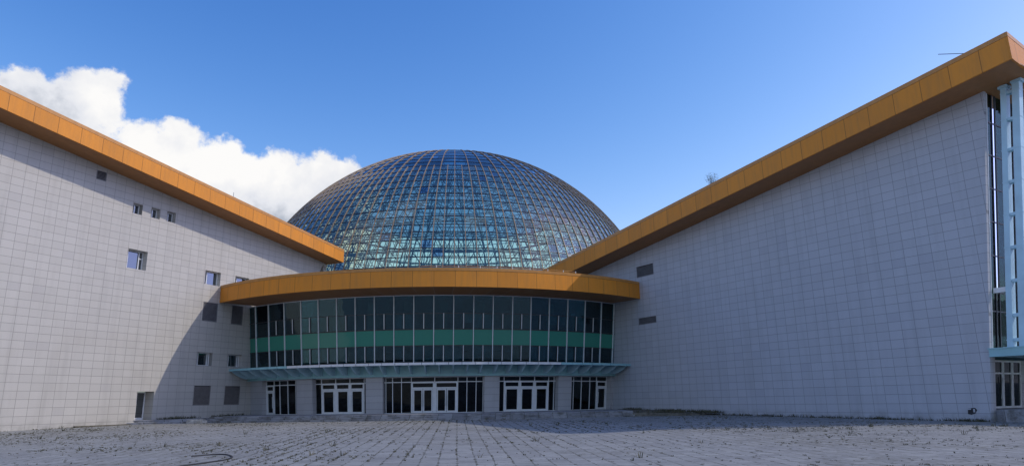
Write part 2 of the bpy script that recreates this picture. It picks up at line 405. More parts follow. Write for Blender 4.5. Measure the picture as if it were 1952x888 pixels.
# ---- left wing ----
wL = Vector((.42167, .90675)); pL = (-35.78, 51.455)
LW = empty('exhibition_hall', (pL[0], pL[1], 0), math.atan2(wL.y, wL.x), 'long pale granite hall on the left with small windows and bright orange sloping roof edge', 'building', 'sloping granite wings flanking the glazed lobby')
sL = lambda t: 20.63-(t+4.98)*.118+ZC
R_ = lambda a, b, c, d: (a, b, c+ZC, d+ZC)
holesL = {
 'small': [R_(6.3,7.2,16.42,17.36), R_(8.07,8.97,16.46,17.38), R_(9.7,10.62,16.48,17.42)],
 'mid': [R_(6.35,8.2,11.6,13.28)], 'w5': [R_(14.5,16.35,11.38,12.72)], 'w6': [R_(18.2,20.0,11.38,12.72)],
 'low': [R_(14.45,16.2,3.68,4.9), R_(18.05,19.9,3.68,4.9)],
 'lv': [R_(14.6,16.35,7.85,9.68), R_(18.1,19.55,7.85,9.75), R_(14.45,16.35,.05,1.85), R_(18.05,19.95,.05,1.85)],
 'vent': [R_(2.72,3.6,18.48,19.28)], 'door': [R_(8.72,10.35,-1.12,1.27)] }
allh = [h for k in holesL.values() for h in k]
w = MB(); zb0 = .2
wall_mesh(w, -22, 27.6, zb0, lambda t: sL(t)+.04, [h for h in allh if h not in holesL['mid']+holesL['door']], .5, holesL['mid']+holesL['door'], {0: .62, 1: 1.2})
# far end leans outwards
w.poly([(27.6,0,zb0),(28.2,0,zb0),(28.2,0,11.4+ZC),(31.3,0,16.2+ZC),(31.3,0,sL(31.3)+.04),(27.6,0,sL(27.6)+.04)])
w.poly([(28.2,0,zb0),(28.2,14,zb0),(28.2,14,11.4+ZC),(28.2,0,11.4+ZC)])
w.poly([(28.2,0,11.4+ZC),(28.2,14,11.4+ZC),(31.3,14,16.2+ZC),(31.3,0,16.2+ZC)])
w.poly([(-22,0,zb0),(-22,0,sL(-22)),(-22,30,sL(-22)),(-22,30,zb0)])
w.poly([(-22,30,zb0),(-22,30,sL(-22)),(28.2,30,sL(28.2)),(28.2,30,zb0)])
w.build('wall', m_tile_l, LW)
e = MB(); e.box(31.3, 31.6, -.02, 13, 13.2+ZC, sL(31.4)-.05); e.build('end_pier', m_tile_l, LW)
roof_band(LW, -22, 31.9, sL, 2.45, 1.55, m_orL, 'L')
e = MB(); za = sL(31.93); e.box(31.905, 31.95, -2.45, 10, za-.03, za+1.5); e.build('fascia_end', m_trim, LW)
for h in holesL['small']: window(LW, *h, .5, bars=(.45,))
for h in holesL['mid']: window(LW, *h, .62, bars=(.2, .78), cross=.62)
for h in holesL['w5']+holesL['w6']: window(LW, *h, .5, bars=(.3,))
for h in holesL['low']: window(LW, *h, .5, bars=(.26, .86))
for i, h in enumerate(holesL['lv']): louvre(LW, *h, mat=m_louv if i < 2 else m_louv_b)
louvre(LW, *holesL['vent'][0])
h = holesL['door'][0]
# deep porch: the door leaf closes its back wall, only the near part shows past the reveal
f = MB(); y0, y1 = 1.06, 1.14; ha_, hb_ = h[0]+.02, h[1]-.02
for a_, b_ in ((ha_, ha_+.1), (ha_+.62, ha_+.80), (hb_-.12, hb_)): f.box(a_, b_, y0, y1, h[2], h[3]-.02)
f.box(ha_+.1, hb_-.12, y0+.004, y1-.004, h[3]-.14, h[3]-.02); f.box(ha_+.1, hb_-.12, y0+.004, y1-.004, h[2], h[2]+.2)
d = f.build('door', m_white, LW); q = MB(); q.box(ha_+.05, hb_-.05, y0+.03, y1-.03, h[2]+.1, h[3]-.1); q.build('pane', m_wglass, d)
# lightning spike on the roof edge
q = MB(); zt = sL(15.)+1.55; q.tube((15., -2.3, zt-.05), (15., -2.3, zt+.5), .03, 6); q.tube((15., -2.3, zt+.05), (15.3, -2.3, zt+.06), .02, 6); q.build('lightning_spike', m_lead, LW)
# low kerb along the wall foot
q = MB(); q.box(3.6, 8.3, -.22, -.01, .45, gz(56)+.10); tag(q.build('kerb', m_dirt, LW), 'low dark kerb along the foot of the wall')

# ---- right wing ----
wR = Vector((.524, -.85173)); pR = (27.616, 43.92)
RW = empty('exhibition_hall', (pR[0], pR[1], 0), math.atan2(wR.y, wR.x), 'tall shaded granite hall on the right, its orange roof corner above blue steel posts', 'building', 'sloping granite wings flanking the glazed lobby')
sR = lambda t: 18.6+(t-4.6)*.1208+ZC
te = lambda z: 1.79+.1436*(z-ZC+1.64)       # leaning near edge
holesR = [R_(-28.62,-26.15,11.9,13.05), R_(-28.72,-26.2,7.16,7.84)]
w = MB(); wall_mesh(w, -46, 1.35, .2, lambda t: sR(t)+.04, holesR, .3)
zt = sR(4.6)+.04
w.poly([(1.35,0,.2),(te(.2),0,.2),(te(zt),0,zt),(1.35,0,sR(1.35)+.04)])
w.poly([(te(.2),0,.2),(te(.2),.32,.2),(te(zt),.32,zt),(te(zt),0,zt)])          # narrow return
w.poly([(-46,0,.2),(-46,0,sR(-46)),(-46,30,sR(-46)),(-46,30,.2)])
w.poly([(-46,30,.2),(-46,30,sR(-46)),(1,30,sR(1)),(1,30,.2)])
w.build('wall', m_tile, RW)
for h in holesR: louvre(RW, *h)
TC = 7.35                                    # roof corner
roof_band(RW, -42.2, TC, sR, 2.6, 1.72, m_orR, 'R', depth=28, back_in=3.)
# front roof edge, running back from the corner
F = MB(); K = MB(); S = MB()
zc0 = sR(TC); ex = 2.2
Fp = lambda t, d, z: (t, d, z)
F.hexa([(TC+.005,-2.6,zc0-.02),(TC+.125,-2.6,zc0-.02),(TC-3.+.12,28,zc0-.02),(TC-3.,28,zc0-.02),(TC+.005,-2.6,zc0+1.42),(TC+.125,-2.6,zc0+1.42),(TC-3.+.12,28,zc0+1.42),(TC-3.,28,zc0+1.42)])
K.hexa([(TC+.005,-2.615,zc0+1.435),(TC+.14,-2.615,zc0+1.435),(TC-3.+.14,28,zc0+1.435),(TC-3.,28,zc0+1.435),(TC+.005,-2.615,zc0+1.72),(TC+.14,-2.615,zc0+1.72),(TC-3.+.14,28,zc0+1.72),(TC-3.,28,zc0+1.72)])
m_orF = orange_mat('orange metal fascia front', 1.8, -1.6, axis='Y')
F.build('front_fascia', m_orF, RW); K.build('front_coping', m_trim, RW)
zsf = lambda t: sR(t)
S.hexa([(te(zt)-.6,.61,zsf(te(zt)-.6)),(TC-.0,.61,zsf(TC)),(TC-3,28,zsf(TC-3)),(te(zt)-.6,28,zsf(te(zt)-.6)),(te(zt)-.6,.61,zsf(te(zt)-.6)+.08),(TC,.61,zsf(TC)+.08),(TC-3,28,zsf(TC-3)+.08),(te(zt)-.6,28,zsf(te(zt)-.6)+.08)])
S.build('front_soffit', m_soff, RW)
# leaning glazed front
FG = lambda s, d, z: (te(z)+s, d, z)         # s: distance out of the glass plane
zg0, zg1 = 2.62+ZC, sR(4.3)-.02
lev = [zg0, 4.9+ZC, 6.05+ZC, 8.3+ZC, 10.4+ZC, 12.5+ZC, 14.6+ZC, 16.7+ZC, zg1]
dm = [.34, .92, 1.36, 2.4, 3.6, 4.8, 6.0, 7.2, 8.4, 9.6, 10.8, 12., 16, 20, 24]
G = MB()
for a, b in zip(dm[:-1], dm[1:]):
    for ci, (c0, c1) in enumerate(zip(lev[:-1], lev[1:])): G.box(-.02, .0, a+.02, b-.02, c0+.02, c1-.02, FG, 1 if a == .92 and ci > 1 else 0)
m_rglass = glass('front wing glazing', (.26, .42, .38), .01, 1.5, .35, .1)
m_rmirror = glass('silvered glazing strip', (.26, .42, .38), .01, 1.5, 9., .05)  # mirror panes added to imitate strips of sky seen through the wing
gl = G.build('front_glazing', [m_rglass, m_rmirror], RW)
for i, a in enumerate(dm[:12]):
    q = MB(); q.box(-.06, .05 if i else .03, a-.035, a+.035, zg0, zg1, FG); q.build('glazing_bar', m_dark if i else m_mull, gl)
for c0 in lev[1:-1]:
    q = MB(); q.box(-.06, .03, .38, 24, c0-.04, c0+.04, FG); q.build('glazing_rail', m_dark, gl)
q = MB(); q.box(-3.2, -3.0, .4, 24, .5, zg1, FG); q.box(-3., -.1, .4, 24, 4.75+ZC, 4.95+ZC, FG); q.box(-3., -.1, .4, 24, 10.2+ZC, 10.4+ZC, FG); q.build('interior', m_inner, RW)
# truss columns standing in front of the glass
def truss(d0):
    T = MB()
    a0, a1, b0, b1 = .76, 1.08, 1.40, 1.80
    z0, z1 = 2.66+ZC, sR(6.2)-.03
    col = empty_part('truss_column', RW, (0, 0, 0))
    q = MB(); q.box(a0, a1, d0, d0+.5, z0, z1, FG); q.build('post', m_steel, col)
    q = MB(); q.box(b0, b1, d0, d0+.5, z0, z1+.1, FG); q.build('post', m_steel, col)
    for zz in [3.1, 4.55, 6.6, 8.6, 10.6, 12.6, 14.6, 16.5, 18.2]:
        q = MB(); q.box(a1-.002, b0+.002, d0+.06, d0+.44, zz+ZC-.09, zz+ZC+.09, FG); q.build('rung', m_steel, col)
        q = MB(); q.box(a0-.015, a1+.015, d0-.015, d0+.515, zz+ZC-.03, zz+ZC+.03, FG); q.box(b0-.015, b1+.015, d0-.015, d0+.515, zz+ZC-.03, zz+ZC+.03, FG); q.build('joint_plate', m_steel, col)
    q = MB(); q.box(a0-.12, a1+.06, d0-.08, d0+.58, z1-.22, z1-.05, FG); q.box(b0-.06, b1+.12, d0-.08, d0+.58, z1-.1, z1+.06, FG); q.build('capital', m_steel, col)
    q = MB(); q.box(.06, a0, d0+.05, d0+.3, 5.98+ZC, 6.28+ZC, FG); q.build('bracket', m_white, col)
    return col
def empty_part(name, parent, loc):
    # a part that itself has pieces: a short base plate mesh carries them
    q = MB(); q.box(.55, 2.0, .38, .96, 2.655+ZC, 2.70+ZC, FG)
    o = q.build(name, m_steel, parent); return o
for d0 in (.42,):
    truss(d0)
def copy_tree(o, parent, dy):
    c = o.copy(); C.objects.link(c); c.parent = parent; c.location = (0, dy, 0)
    for ch in list(o.children):
        k = ch.copy(); C.objects.link(k); k.parent = c
    return c
tr = [o for o in C.objects if o.name.startswith('truss_column')][0]
tr2 = copy_tree(tr, RW, 6.0); 
# side and front entrance canopy of the right wing
q = MB(); q.box(2.35, 9.2, -.05, .12, 2.17+ZC, 2.63+ZC); q.box(2.3, 9.25, -.09, .2, 2.6+ZC, 2.66+ZC); q.box(2.3, 9.25, -.09, .2, 2.14+ZC, 2.19+ZC)
q.box(2.3, 9.2, .2, 24, 2.56+ZC, 2.64+ZC); q.box(2.3, 9.2, .2, 24, 2.16+ZC, 2.2+ZC); cn = q.build('entrance_canopy', m_beam, RW)
# wall pier and recessed doors under that canopy
q = MB()
q.box(-.75, .0, .33, .62, .25, 2.13+ZC, FG); q.build('pier', m_pillar, RW)
FD = lambda s, d, z: (te(z)-1.1+s, d, z)
q = MB(); q.box(-.1, 0, .4, 12, .9, 2.1+ZC, FD); bk = q.build('recess_wall', m_pillar, RW)
q = MB(); z0 = -.92+ZC; z1 = 2.05+ZC
for a in (1.7, 2.3, 2.65, 3.75, 3.9, 5.0, 5.15, 6.2): q.box(.02, .14, a-.05, a+.05, z0, z1, FD)
q.box(.02, .14, 1.7, 6.2, z1-.1, z1, FD); q.box(.02, .14, 1.7, 6.2, z1-.85, z1-.75, FD); q.box(.02, .14, 1.7, 6.2, z0, z0+.12, FD)
dd = q.build('entrance_door', m_white, RW); q = MB(); q.box(.04, .07, 1.7, 6.2, z0, z1, FD); q.build('pane', m_darkpane, dd)
q = MB(); q.tube((te(z0)+.2-1.1, 3.6, z0+.6), (te(z0+1.9)+.2-1.1, 3.6, z0+1.9), .03, 6); q.build('handle', m_mull, dd)
q = MB(); q.box(2.35, 8.5, .4, 24, .2, -.94+ZC); q.box(-.1, 2.35, .62, 24, .2, -.945+ZC); q.build('entrance_platform', m_step, RW)
# broken cladding hole low on the wall
q = MB(); q.poly([(.55,-.004,-1.2+ZC),(.75,-.004,-1.25+ZC),(.98,-.004,-1.17+ZC),(1.12,-.004,-.97+ZC),(1.02,-.004,-.83+ZC),(.62,-.004,-.86+ZC),(.58,-.004,-1.0+ZC)])
q.build('broken_tile_hole', m_louvback, RW)
q = MB(); q.box(.62, .78, -.06, -.006, -.95+ZC, -.87+ZC); q.box(.9, 1.0, -.05, -.006, -1.1+ZC, -.9+ZC); q.build('tile_fragment', m_tile, RW)
# lightning rod lying out from the roof edge
q = MB(); zz = sR(4)+1.72; q.tube((5.4, -2.45, zz+.02), (3.6, -2.5, zz+.78), .022, 5); q.build('lightning_rod', m_dark, RW)

# ------------------------------------------------------------------ lobby
LC = (-9.06, 91.47)
def Rz(z): return 28.18-.11*(9.76+ZC-z)
def P(a, z, dR=0.):
    R = Rz(z)+dR; return (LC[0]+R*sin(rad(a)), LC[1]-R*cos(rad(a)), z)
def PV(a, z, R): return (LC[0]+R*sin(rad(a)), LC[1]-R*cos(rad(a)), z)
LB = empty('entrance_lobby', (LC[0]+1.5, LC[1]-28, 0), 0, 'curved glass-fronted lobby with orange roof band between the two granite halls', 'building')
lo = tuple(LB.location)
def pbox(m, a0, a1, z0, z1, r0, r1, step=2.0, mi=0):
    n = max(1, int(abs(a1-a0)/step+.5))
    for i in range(n):
        b0 = a0+(a1-a0)*i/n; b1 = a0+(a1-a0)*(i+1)/n
        m.hexa([P(b0,z0,r1),P(b1,z0,r1),P(b1,z0,r0),P(b0,z0,r0),P(b0,z1,r1),P(b1,z1,r1),P(b1,z1,r0),P(b0,z1,r0)], mi)
Z = lambda r: r+ZC
mull = [-42.3, -37.69, -33.32, -28.66, -24.23, -20.05, -15.93, -11.99, -8.11, -4.29, -0.46, 3.34, 7.13, 10.97, 14.77, 18.69, 22.55, 26.61, 30.97, 35.47, 40.15, 44.23, 48.2]
z_top, z_a, z_b, z_c, z_d = Z(9.76), Z(8.05), Z(6.6), Z(5.1), Z(3.6)
for i, a in enumerate(mull):
    q = MB(); wa = .075 if 0 < i < len(mull)-1 else .06
    q.hexa([P(a-wa,z_d-.1,.10),P(a+wa,z_d-.1,.10),P(a+wa,z_d-.1,-.08),P(a-wa,z_d-.1,-.08),P(a-wa,z_top,.10),P(a+wa,z_top,.10),P(a+wa,z_top,-.08),P(a-wa,z_top,-.08)])
    q.build('mullion', m_mull, LB, lo)
for i, (a, b) in enumerate(zip(mull[:-1], mull[1:])):
    jit = random.uniform(-.012, .012)
    for nm, c0, c1, mt in (('upper_pane', z_a, z_top, m_cglass), ('middle_pane', z_b, z_a, m_cglass), ('spandrel_panel', z_c, z_b, m_cgreen), ('lower_pane', z_d, z_c, m_cglass)):
        q = MB(); j2 = jit+random.uniform(-.01, .01)
        q.hexa([P(a+.09,c0+.03,.0+j2),P(b-.09,c0+.03,.0),P(b-.09,c0+.03,-.02),P(a+.09,c0+.03,-.02+j2),P(a+.09,c1-.03,.0),P(b-.09,c1-.03,j2),P(b-.09,c1-.03,-.02+j2),P(a+.09,c1-.03,-.02)])
        q.build(nm, mt, LB, lo)
    mid = (a+b)/2
    if i not in (3, 4, 8, 14, 15, 17, 19):
        q = MB(); pbox(q, a+.15, (b-.15) if i % 3 else mid+.1, z_d+.1+.3*(i % 4 == 1), z_c-.05, -.32, -.30, 4); q.build('blind', m_blind, LB, lo)
    if i in (0, 1, 2, 3, 9, 12, 13, 17):
        q = MB(); pbox(q, a+.15 if i % 2 else mid-.1, b-.15, z_b+.1+.5*(i % 5 == 2), z_a-.05, -.32, -.30, 4); q.build('blind', m_blind, LB, lo)
    if 2 <= i < len(mull)-3:
        for c0, c1 in ((z_b+.05, z_a), (z_d+.08, z_c)):
            q = MB(); q.hexa([P(mid-.07,c0,.09),P(mid+.07,c0,.09),P(mid+.07,c0,-.03),P(mid-.07,c0,-.03),P(mid-.07,c1,.09),P(mid+.07,c1,.09),P(mid+.07,c1,-.03),P(mid-.07,c1,-.03)])
            q.build('window_post', m_mull, LB, lo)
            for s in (-1, 1):
                q = MB(); q.hexa([P(mid+s*.13-.03,c0,.05),P(mid+s*.13+.03,c0,.05),P(mid+s*.13+.03,c0,-.03),P(mid+s*.13-.03,c0,-.03),P(mid+s*.13-.03,c1,.05),P(mid+s*.13+.03,c1,.05),P(mid+s*.13+.03,c1,-.03),P(mid+s*.13-.03,c1,-.03)])
                q.build('sash_edge', m_dark, LB, lo)
for zz, t in ((z_a, .035), (z_b, .05), (z_c, .04), (z_d, .06)):
    q = MB(); pbox(q, mull[0], mull[-1], zz-t, zz+t, -.05, .045, 4.); q.build('transom', m_dark, LB, lo)
q = MB(); pbox(q, mull[0], mull[-1], z_top-.07, z_top-.005, -.05, .07, 4.); q.build('head_rail', m_mull, LB, lo)
# interior behind the glass
q = MB()
pbox(q, -44, 50, .6, Z(9.9), -9.2, -9.0, 6); pbox(q, -43.9, -43.4, .6, Z(9.9), -9, -.3, 1); pbox(q, 49.4, 49.9, .6, Z(9.9), -9, -.3, 1)
pbox(q, -42, 48, z_c+.1, z_b-.1, -8.9, -.12, 6); pbox(q, -42, 48, Z(2.5), z_d-.15, -8.9, -.5, 6); pbox(q, -42, 48, Z(9.5), Z(9.7), -8.9, -.15, 6); pbox(q, -42, 48, .9, Z(-.99), -8.9, -.7, 6)
q.build('interior_shell', m_inner, LB, lo)
for i, a in enumerate((-34, -26.3, -18, -10, -2.3, 5.2, 12.9, 20.6, 28.8, 37.5)):
    q = MB(); pbox(q, a-.75, a+.75, Z(-.9), Z(9.4), -2.2, -1.5, 1); q.build('interior_column', m_innercol, LB, lo)
# roof band and soffit
RC = (-8.85, 88.1); RR = 29.5
def PR(a, z, R=RR): return (RC[0]+R*sin(rad(a)), RC[1]-R*cos(rad(a)), z)
m_orC = orange_mat('orange metal curved fascia', rad(3.62), rad(.2), ang=(RC[0]-lo[0], RC[1]-lo[1], RR))
a0, a1 = -42.6, 48.4
n = 60; F = MB(); K = MB(); T = MB(); S = MB()
for i in range(n):
    b, c = a0+(a1-a0)*i/n, a0+(a1-a0)*(i+1)/n
    F.hexa([PR(b,Z(9.76)),PR(c,Z(9.76)),PR(c,Z(9.76),RR-.12),PR(b,Z(9.76),RR-.12),PR(b,Z(11.17)),PR(c,Z(11.17)),PR(c,Z(11.17),RR-.12),PR(b,Z(11.17),RR-.12)])
    K.hexa([PR(b,Z(11.185),RR+.02),PR(c,Z(11.185),RR+.02),PR(c,Z(11.185),RR-.12),PR(b,Z(11.185),RR-.12),PR(b,Z(11.45),RR+.02),PR(c,Z(11.45),RR+.02),PR(c,Z(11.45),RR-.5),PR(b,Z(11.45),RR-.5)])
    T.hexa([PR(b,Z(11.1),RR-.13),PR(c,Z(11.1),RR-.13),PR(c,Z(11.1),8),PR(b,Z(11.1),8),PR(b,Z(11.3),RR-.13),PR(c,Z(11.3),RR-.13),PR(c,Z(11.3),8),PR(b,Z(11.3),8)])
    S.hexa([PR(b,Z(9.79),RR-.13),PR(c,Z(9.79),RR-.13),PR(c,Z(9.79),RR-11),PR(b,Z(9.79),RR-11),PR(b,Z(9.85),RR-.13),PR(c,Z(9.85),RR-.13),PR(c,Z(9.85),RR-11),PR(b,Z(9.85),RR-11)])
def soffit_curved():
    M = Mat('curved soffit shade tone', .5)  # fascia orange again, browner with the shade below the roof band
    t = M.n('ShaderNodeTexCoord'); s = M.n('ShaderNodeSeparateXYZ'); M.l(t.outputs['Object'], s.inputs[0])
    a = M.math('ARCTAN2', M.math('SUBTRACT', s.outputs['X'], RC[0]-lo[0]), M.math('SUBTRACT', RC[1]-lo[1], s.outputs['Y']))
    fr = M.math('FRACT', M.math('DIVIDE', a, rad(3.62))); j = M.math('LESS_THAN', M.math('MINIMUM', fr, M.math('SUBTRACT', 1, fr)), .014)
    wn = M.n('ShaderNodeTexWhiteNoise', noise_dimensions='1D'); M.l(M.math('FLOOR', M.math('DIVIDE', a, rad(3.62))), wn.inputs['W'])
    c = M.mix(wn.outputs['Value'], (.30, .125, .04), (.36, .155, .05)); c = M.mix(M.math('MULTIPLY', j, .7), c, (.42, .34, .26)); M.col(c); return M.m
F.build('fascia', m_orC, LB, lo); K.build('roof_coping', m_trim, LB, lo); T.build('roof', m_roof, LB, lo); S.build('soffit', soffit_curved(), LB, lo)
# lightning conductor along the roof edge, on little posts
q = MB(); pts = [PR(a, Z(11.62)+.02*sin(a*3), RR-.25) for a in [1.5+.9*i for i in range(33)]]
for a, b in zip(pts[:-1], pts[1:]): q.tube(a, b, .022, 5)
lr = q.build('lightning_conductor', m_trim, LB, lo)
for a in (4.2, 8.0, 11.8, 14.8, 17.6, 20.9, 24.4, 27.6, 30.3):
    q = MB(); p = PR(a, Z(11.4), RR-.25); q.tube(p, (p[0], p[1], Z(11.68)), .04, 6); q.build('support_post', m_mull, lr, lo)
# teal ring beam over the doors, its fins and the glass canopy
zb0_, zb1_ = Z(2.38), Z(3.42)
q = MB(); pbox(q, -43.5, 49.5, zb0_, zb1_, .02, .32, 1.5); q.build('ring_beam', m_beam, LB, lo)
q = MB(); pbox(q, -43.6, 49.6, zb0_-.06, zb0_-.002, -.05, .42, 1.5); q.build('beam_flange', m_beam, LB, lo)
fins = [-41.8, -39.0, -36.4, -33.5, -30.4, -27.39, -24.34, -21.49, -18.85, -16.11, -13.43, -10.83, -8.22, -5.66, -3.14, -.66, 2.08, 4.54, 7.01, 9.49, 12., 14.74, 17.34, 19.82, 22.47, 25.23, 28., 30.92, 33.77, 36.95, 40.12, 43., 45.6, 47.8]
prof = [(.32, 2.52), (.9, 2.50), (1.4, 2.62), (1.9, 2.86), (2.3, 3.12), (2.3, 3.22), (1.4, 3.18), (.32, 3.18)]
for a in fins:
    q = MB(); dd_ = .075
    A = [P(a-dd_, Z(z)+.0, r) for r, z in prof]; B = [P(a+dd_, Z(z), r) for r, z in prof]
    i0 = [q.vert(p) for p in A]; i1 = [q.vert(p) for p in B]; nn = len(prof)
    q.f.append(i0); q.mi.append(0); q.f.append(i1[::-1]); q.mi.append(0)
    for k_ in range(nn): q.f.append([i0[k_], i1[k_], i1[(k_+1)%nn], i0[(k_+1)%nn]]); q.mi.append(0)
    pbox(q, a-.2, a+.2, Z(3.185), Z(3.215), .32, 2.35, 1)
    q.build('canopy_fin', m_steel, LB, lo)
q = MB(); pbox(q, -43.2, 49.2, Z(3.24), Z(3.27), .34, 2.62, 1.5); q.build('canopy_glass', m_canopyglass, LB, lo)
st = [-41.5+2.27*i for i in range(41)]
for a, b in zip(st[:-1], st[1:]):
    q = MB(); pbox(q, a+.05, b-.05, Z(3.22), Z(3.43), 2.55, 2.63, 3); q.build('canopy_edge_strip', m_white if -24.5 < a < 26 else m_beam, LB, lo)  # white in the middle paints the sky's reflection, darker towards both ends
# ground floor: granite piers and recessed glazing
zf0, zf1 = Z(-.97), Z(2.32)
piers = [(-43.6, -36.3, 0), (-25.83, -21.8, 0), (-10.0, -6.55, 0), (13.3, 16.3, 0), (29.3, 32.6, 0), (44.1, 50.0, 0)]
for a, b, _ in piers:
    q = MB(); pbox(q, a, b, .6, zf1, -1.3, 0.0, 1.6); q.build('pier', m_pillar, LB, lo)
q = MB(); pbox(q, -43.6, 50, zf1+.002, zb0_-.07, -1.4, -.02, 3); q.build('door_head', m_pillar, LB, lo)
rg = -.6
def bar(m, a0, a1, z0, z1, r0=rg-.05, r1=rg+.06): pbox(m, a0, a1, z0, z1, r0, r1, 1.6)
hw = .085
zt_, ztr, zdt, zdb, zlf = Z(2.25), Z(1.83), Z(1.72), Z(1.36), Z(1.22)
def leaf(parent, a, b, hside, film=0, ajar=0):
    q = MB(); w_ = .24
    bar(q, a, a+w_, zf0+.02, zlf, rg-.02, rg+.09); bar(q, b-w_, b, zf0+.02, zlf, rg-.02, rg+.09)
    bar(q, a+w_, b-w_, zlf-.14, zlf, rg-.02, rg+.09); bar(q, a+w_, b-w_, zf0+.02, zf0+.2, rg-.02, rg+.09)
    o = q.build('door_leaf', m_white, parent, lo)
    g_ = MB(); g_.hexa([P(a+w_,zf0+.2,rg+.03),P(b-w_,zf0+.2,rg+.03),P(b-w_,zf0+.2,rg+.01),P(a+w_,zf0+.2,rg+.01),P(a+w_,zlf-.14,rg+.03),P(b-w_,zlf-.14,rg+.03),P(b-w_,zlf-.14,rg+.01),P(a+w_,zlf-.14,rg+.01)]); 
    if film: 
        g_.hexa([P(a+w_+.05,zf0+.25,rg-.1),P(b-w_-.05,zf0+.25,rg-.1),P(b-w_-.05,zf0+.25,rg-.12),P(a+w_+.05,zf0+.25,rg-.12),P(a+w_+.05,zlf-.2,rg-.1),P(b-w_-.05,zlf-.2-.3*(film-1),rg-.1),P(b-w_-.05,zlf-.2-.3*(film-1),rg-.12),P(a+w_+.05,zlf-.2,rg-.12)], 1)
    g_.build('pane', [m_eglass, m_film], o, lo)
    ha = a+.12 if hside < 0 else b-.12
    h_ = MB(); h_.tube(P(ha, Z(-.35), rg+.16), P(ha, Z(.75), rg+.16), .028, 6); h_.tube(P(ha, Z(-.3), rg+.08), P(ha, Z(-.3), rg+.16), .02, 5); h_.tube(P(ha, Z(.7), rg+.08), P(ha, Z(.7), rg+.16), .02, 5)
    h_.build('handle', m_mull, o, lo)
def glazing(name, a, b, verts, groups, leafs):
    """one recessed entrance bay: a frame with posts, panes and door leaves"""
    q = MB()
    bar(q, a, b, zt_, zt_+.075); bar(q, a, b, ztr-.04, ztr+.04); bar(q, a, b, zf0-.02, zf0+.05, rg-.06, rg+.07)
    for v in verts: bar(q, v-hw*.75, v+hw*.75, zf0, zt_, rg-.05, rg+.08)
    for g0, g1 in groups:
        bar(q, g0, g1, zdt, ztr-.041, rg-.03, rg+.07); bar(q, g0, g1, zlf+.01, zdb, rg-.03, rg+.07)
        bar(q, g0-.12, g0+.2, zf0, zdt, rg-.03, rg+.1); bar(q, g1-.2, g1+.12, zf0, zdt, rg-.03, rg+.1)
    o = q.build(name, m_white, LB, lo)
    vs = [a]+sorted(verts)+[b]
    for v0, v1 in zip(vs[:-1], vs[1:]):
        if v1-v0 < .25: continue
        p_ = MB(); n_ = max(1, int((v1-v0)/1.6))
        for k_ in range(n_):
            c0 = v0+(v1-v0)*k_/n_; c1 = v0+(v1-v0)*(k_+1)/n_
            for (y0_, y1_) in ((ztr+.04, zt_), (zdb if any(g0-.2 < (v0+v1)/2 < g1+.2 for g0, g1 in groups) else zf0+.05, ztr-.04)):
                p_.hexa([P(c0,y0_,rg+.012),P(c1,y0_,rg+.012),P(c1,y0_,rg-.008),P(c0,y0_,rg-.008),P(c0,y1_,rg+.012),P(c1,y1_,rg+.012),P(c1,y1_,rg-.008),P(c0,y1_,rg-.008)])
        p_.build('pane', m_eglass, o, lo)
    for l_ in leafs: leaf(LB, *l_)
    return o
glazing('entrance_glazing', -36.5, -25.7, [-36.3, -33.6, -31.81, -29.38, -27.1], [(-36.2, -33.7)], [(-36.0, -33.9, 1)])
glazing('entrance_glazing', -22.0, -9.9, [-21.87, -20.38, -17.05, -13.85, -10.75], [(-20.3, -17.15), (-16.95, -13.95), (-13.75, -10.85)], [(-20.1, -17.35, 1, 1), (-16.75, -14.15, 1, 1), (-13.55, -11.05, -1, 1)])
glazing('entrance_glazing', -6.6, 13.4, [-6.24, -4.87, -3.07, -1.1, 3.55, 8.15, 9.97, 11.82, 13.23], [(-1.0, 3.4), (3.7, 8.05)], [(-.75, 1.15, 1, 1), (1.25, 3.15, -1, 1), (3.95, 5.84, 1), (5.94, 7.85, -1, 2)])
glazing('entrance_glazing', 16.2, 29.4, [16.58, 17.6, 21.0, 24.3, 27.6, 28.94], [(17.7, 20.9), (21.1, 24.2), (24.4, 27.5)], [(17.9, 20.7, -1, 1), (21.3, 24.0, -1, 1), (24.6, 27.3, -1, 1)])
glazing('entrance_glazing', 32.5, 44.2, [33.0, 33.99, 36.19, 38.68, 40.75, 44.1], [(40.85, 44.0)], [(41.1, 43.8, -1)])

# ------------------------------------------------------------------ dome
DC = Vector((-9.96, 113.75, 6.55+ZC)); DR = 34.375
DM = empty('glass_dome', (DC.x, DC.y, 11.5), 0, 'large blue glass dome with fine brown ribs and lattice frame behind the lobby', 'dome')
do = tuple(DM.location)
def PD(th, ph, R=DR): return Vector((DC.x+R*cos(ph)*sin(th), DC.y-R*cos(ph)*cos(th), DC.z+R*sin(ph)))
NR = 148; TH0 = rad(5.1); dth = 2*pi/NR
rings = [4.5, 6.9, 9.3, 11.6, 13.7, 15.9, 18., 20.1, 22.2, 24.2, 26.2, 28.5, 30.8, 33.5, 36., 38.5, 41.2, 43.7, 46.2, 48.9, 51.5, 54.2, 57, 60, 63, 66.5, 70, 74, 78, 82, 86]
CAP = 48.9
rr = [rad(x) for x in rings]
q = MB(); rnd = random.Random(3)
dark = {(-2, 6), (-3, 7), (-7, 8), (5, 17), (-20, 10), (9, 7)}
for i in range(NR):
    for k in range(len(rr)-1):
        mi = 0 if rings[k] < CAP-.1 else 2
        ii = i if i < NR/2 else i-NR
        if (ii, k) in dark or rnd.random() < .006: mi = 1
        jt = [rnd.uniform(-.005, .005) for _ in range(4)]
        q.poly([PD(TH0+i*dth, rr[k], DR+jt[0]), PD(TH0+(i+1)*dth, rr[k], DR+jt[1]), PD(TH0+(i+1)*dth, rr[k+1], DR+jt[2]), PD(TH0+i*dth, rr[k+1], DR+jt[3])], mi)
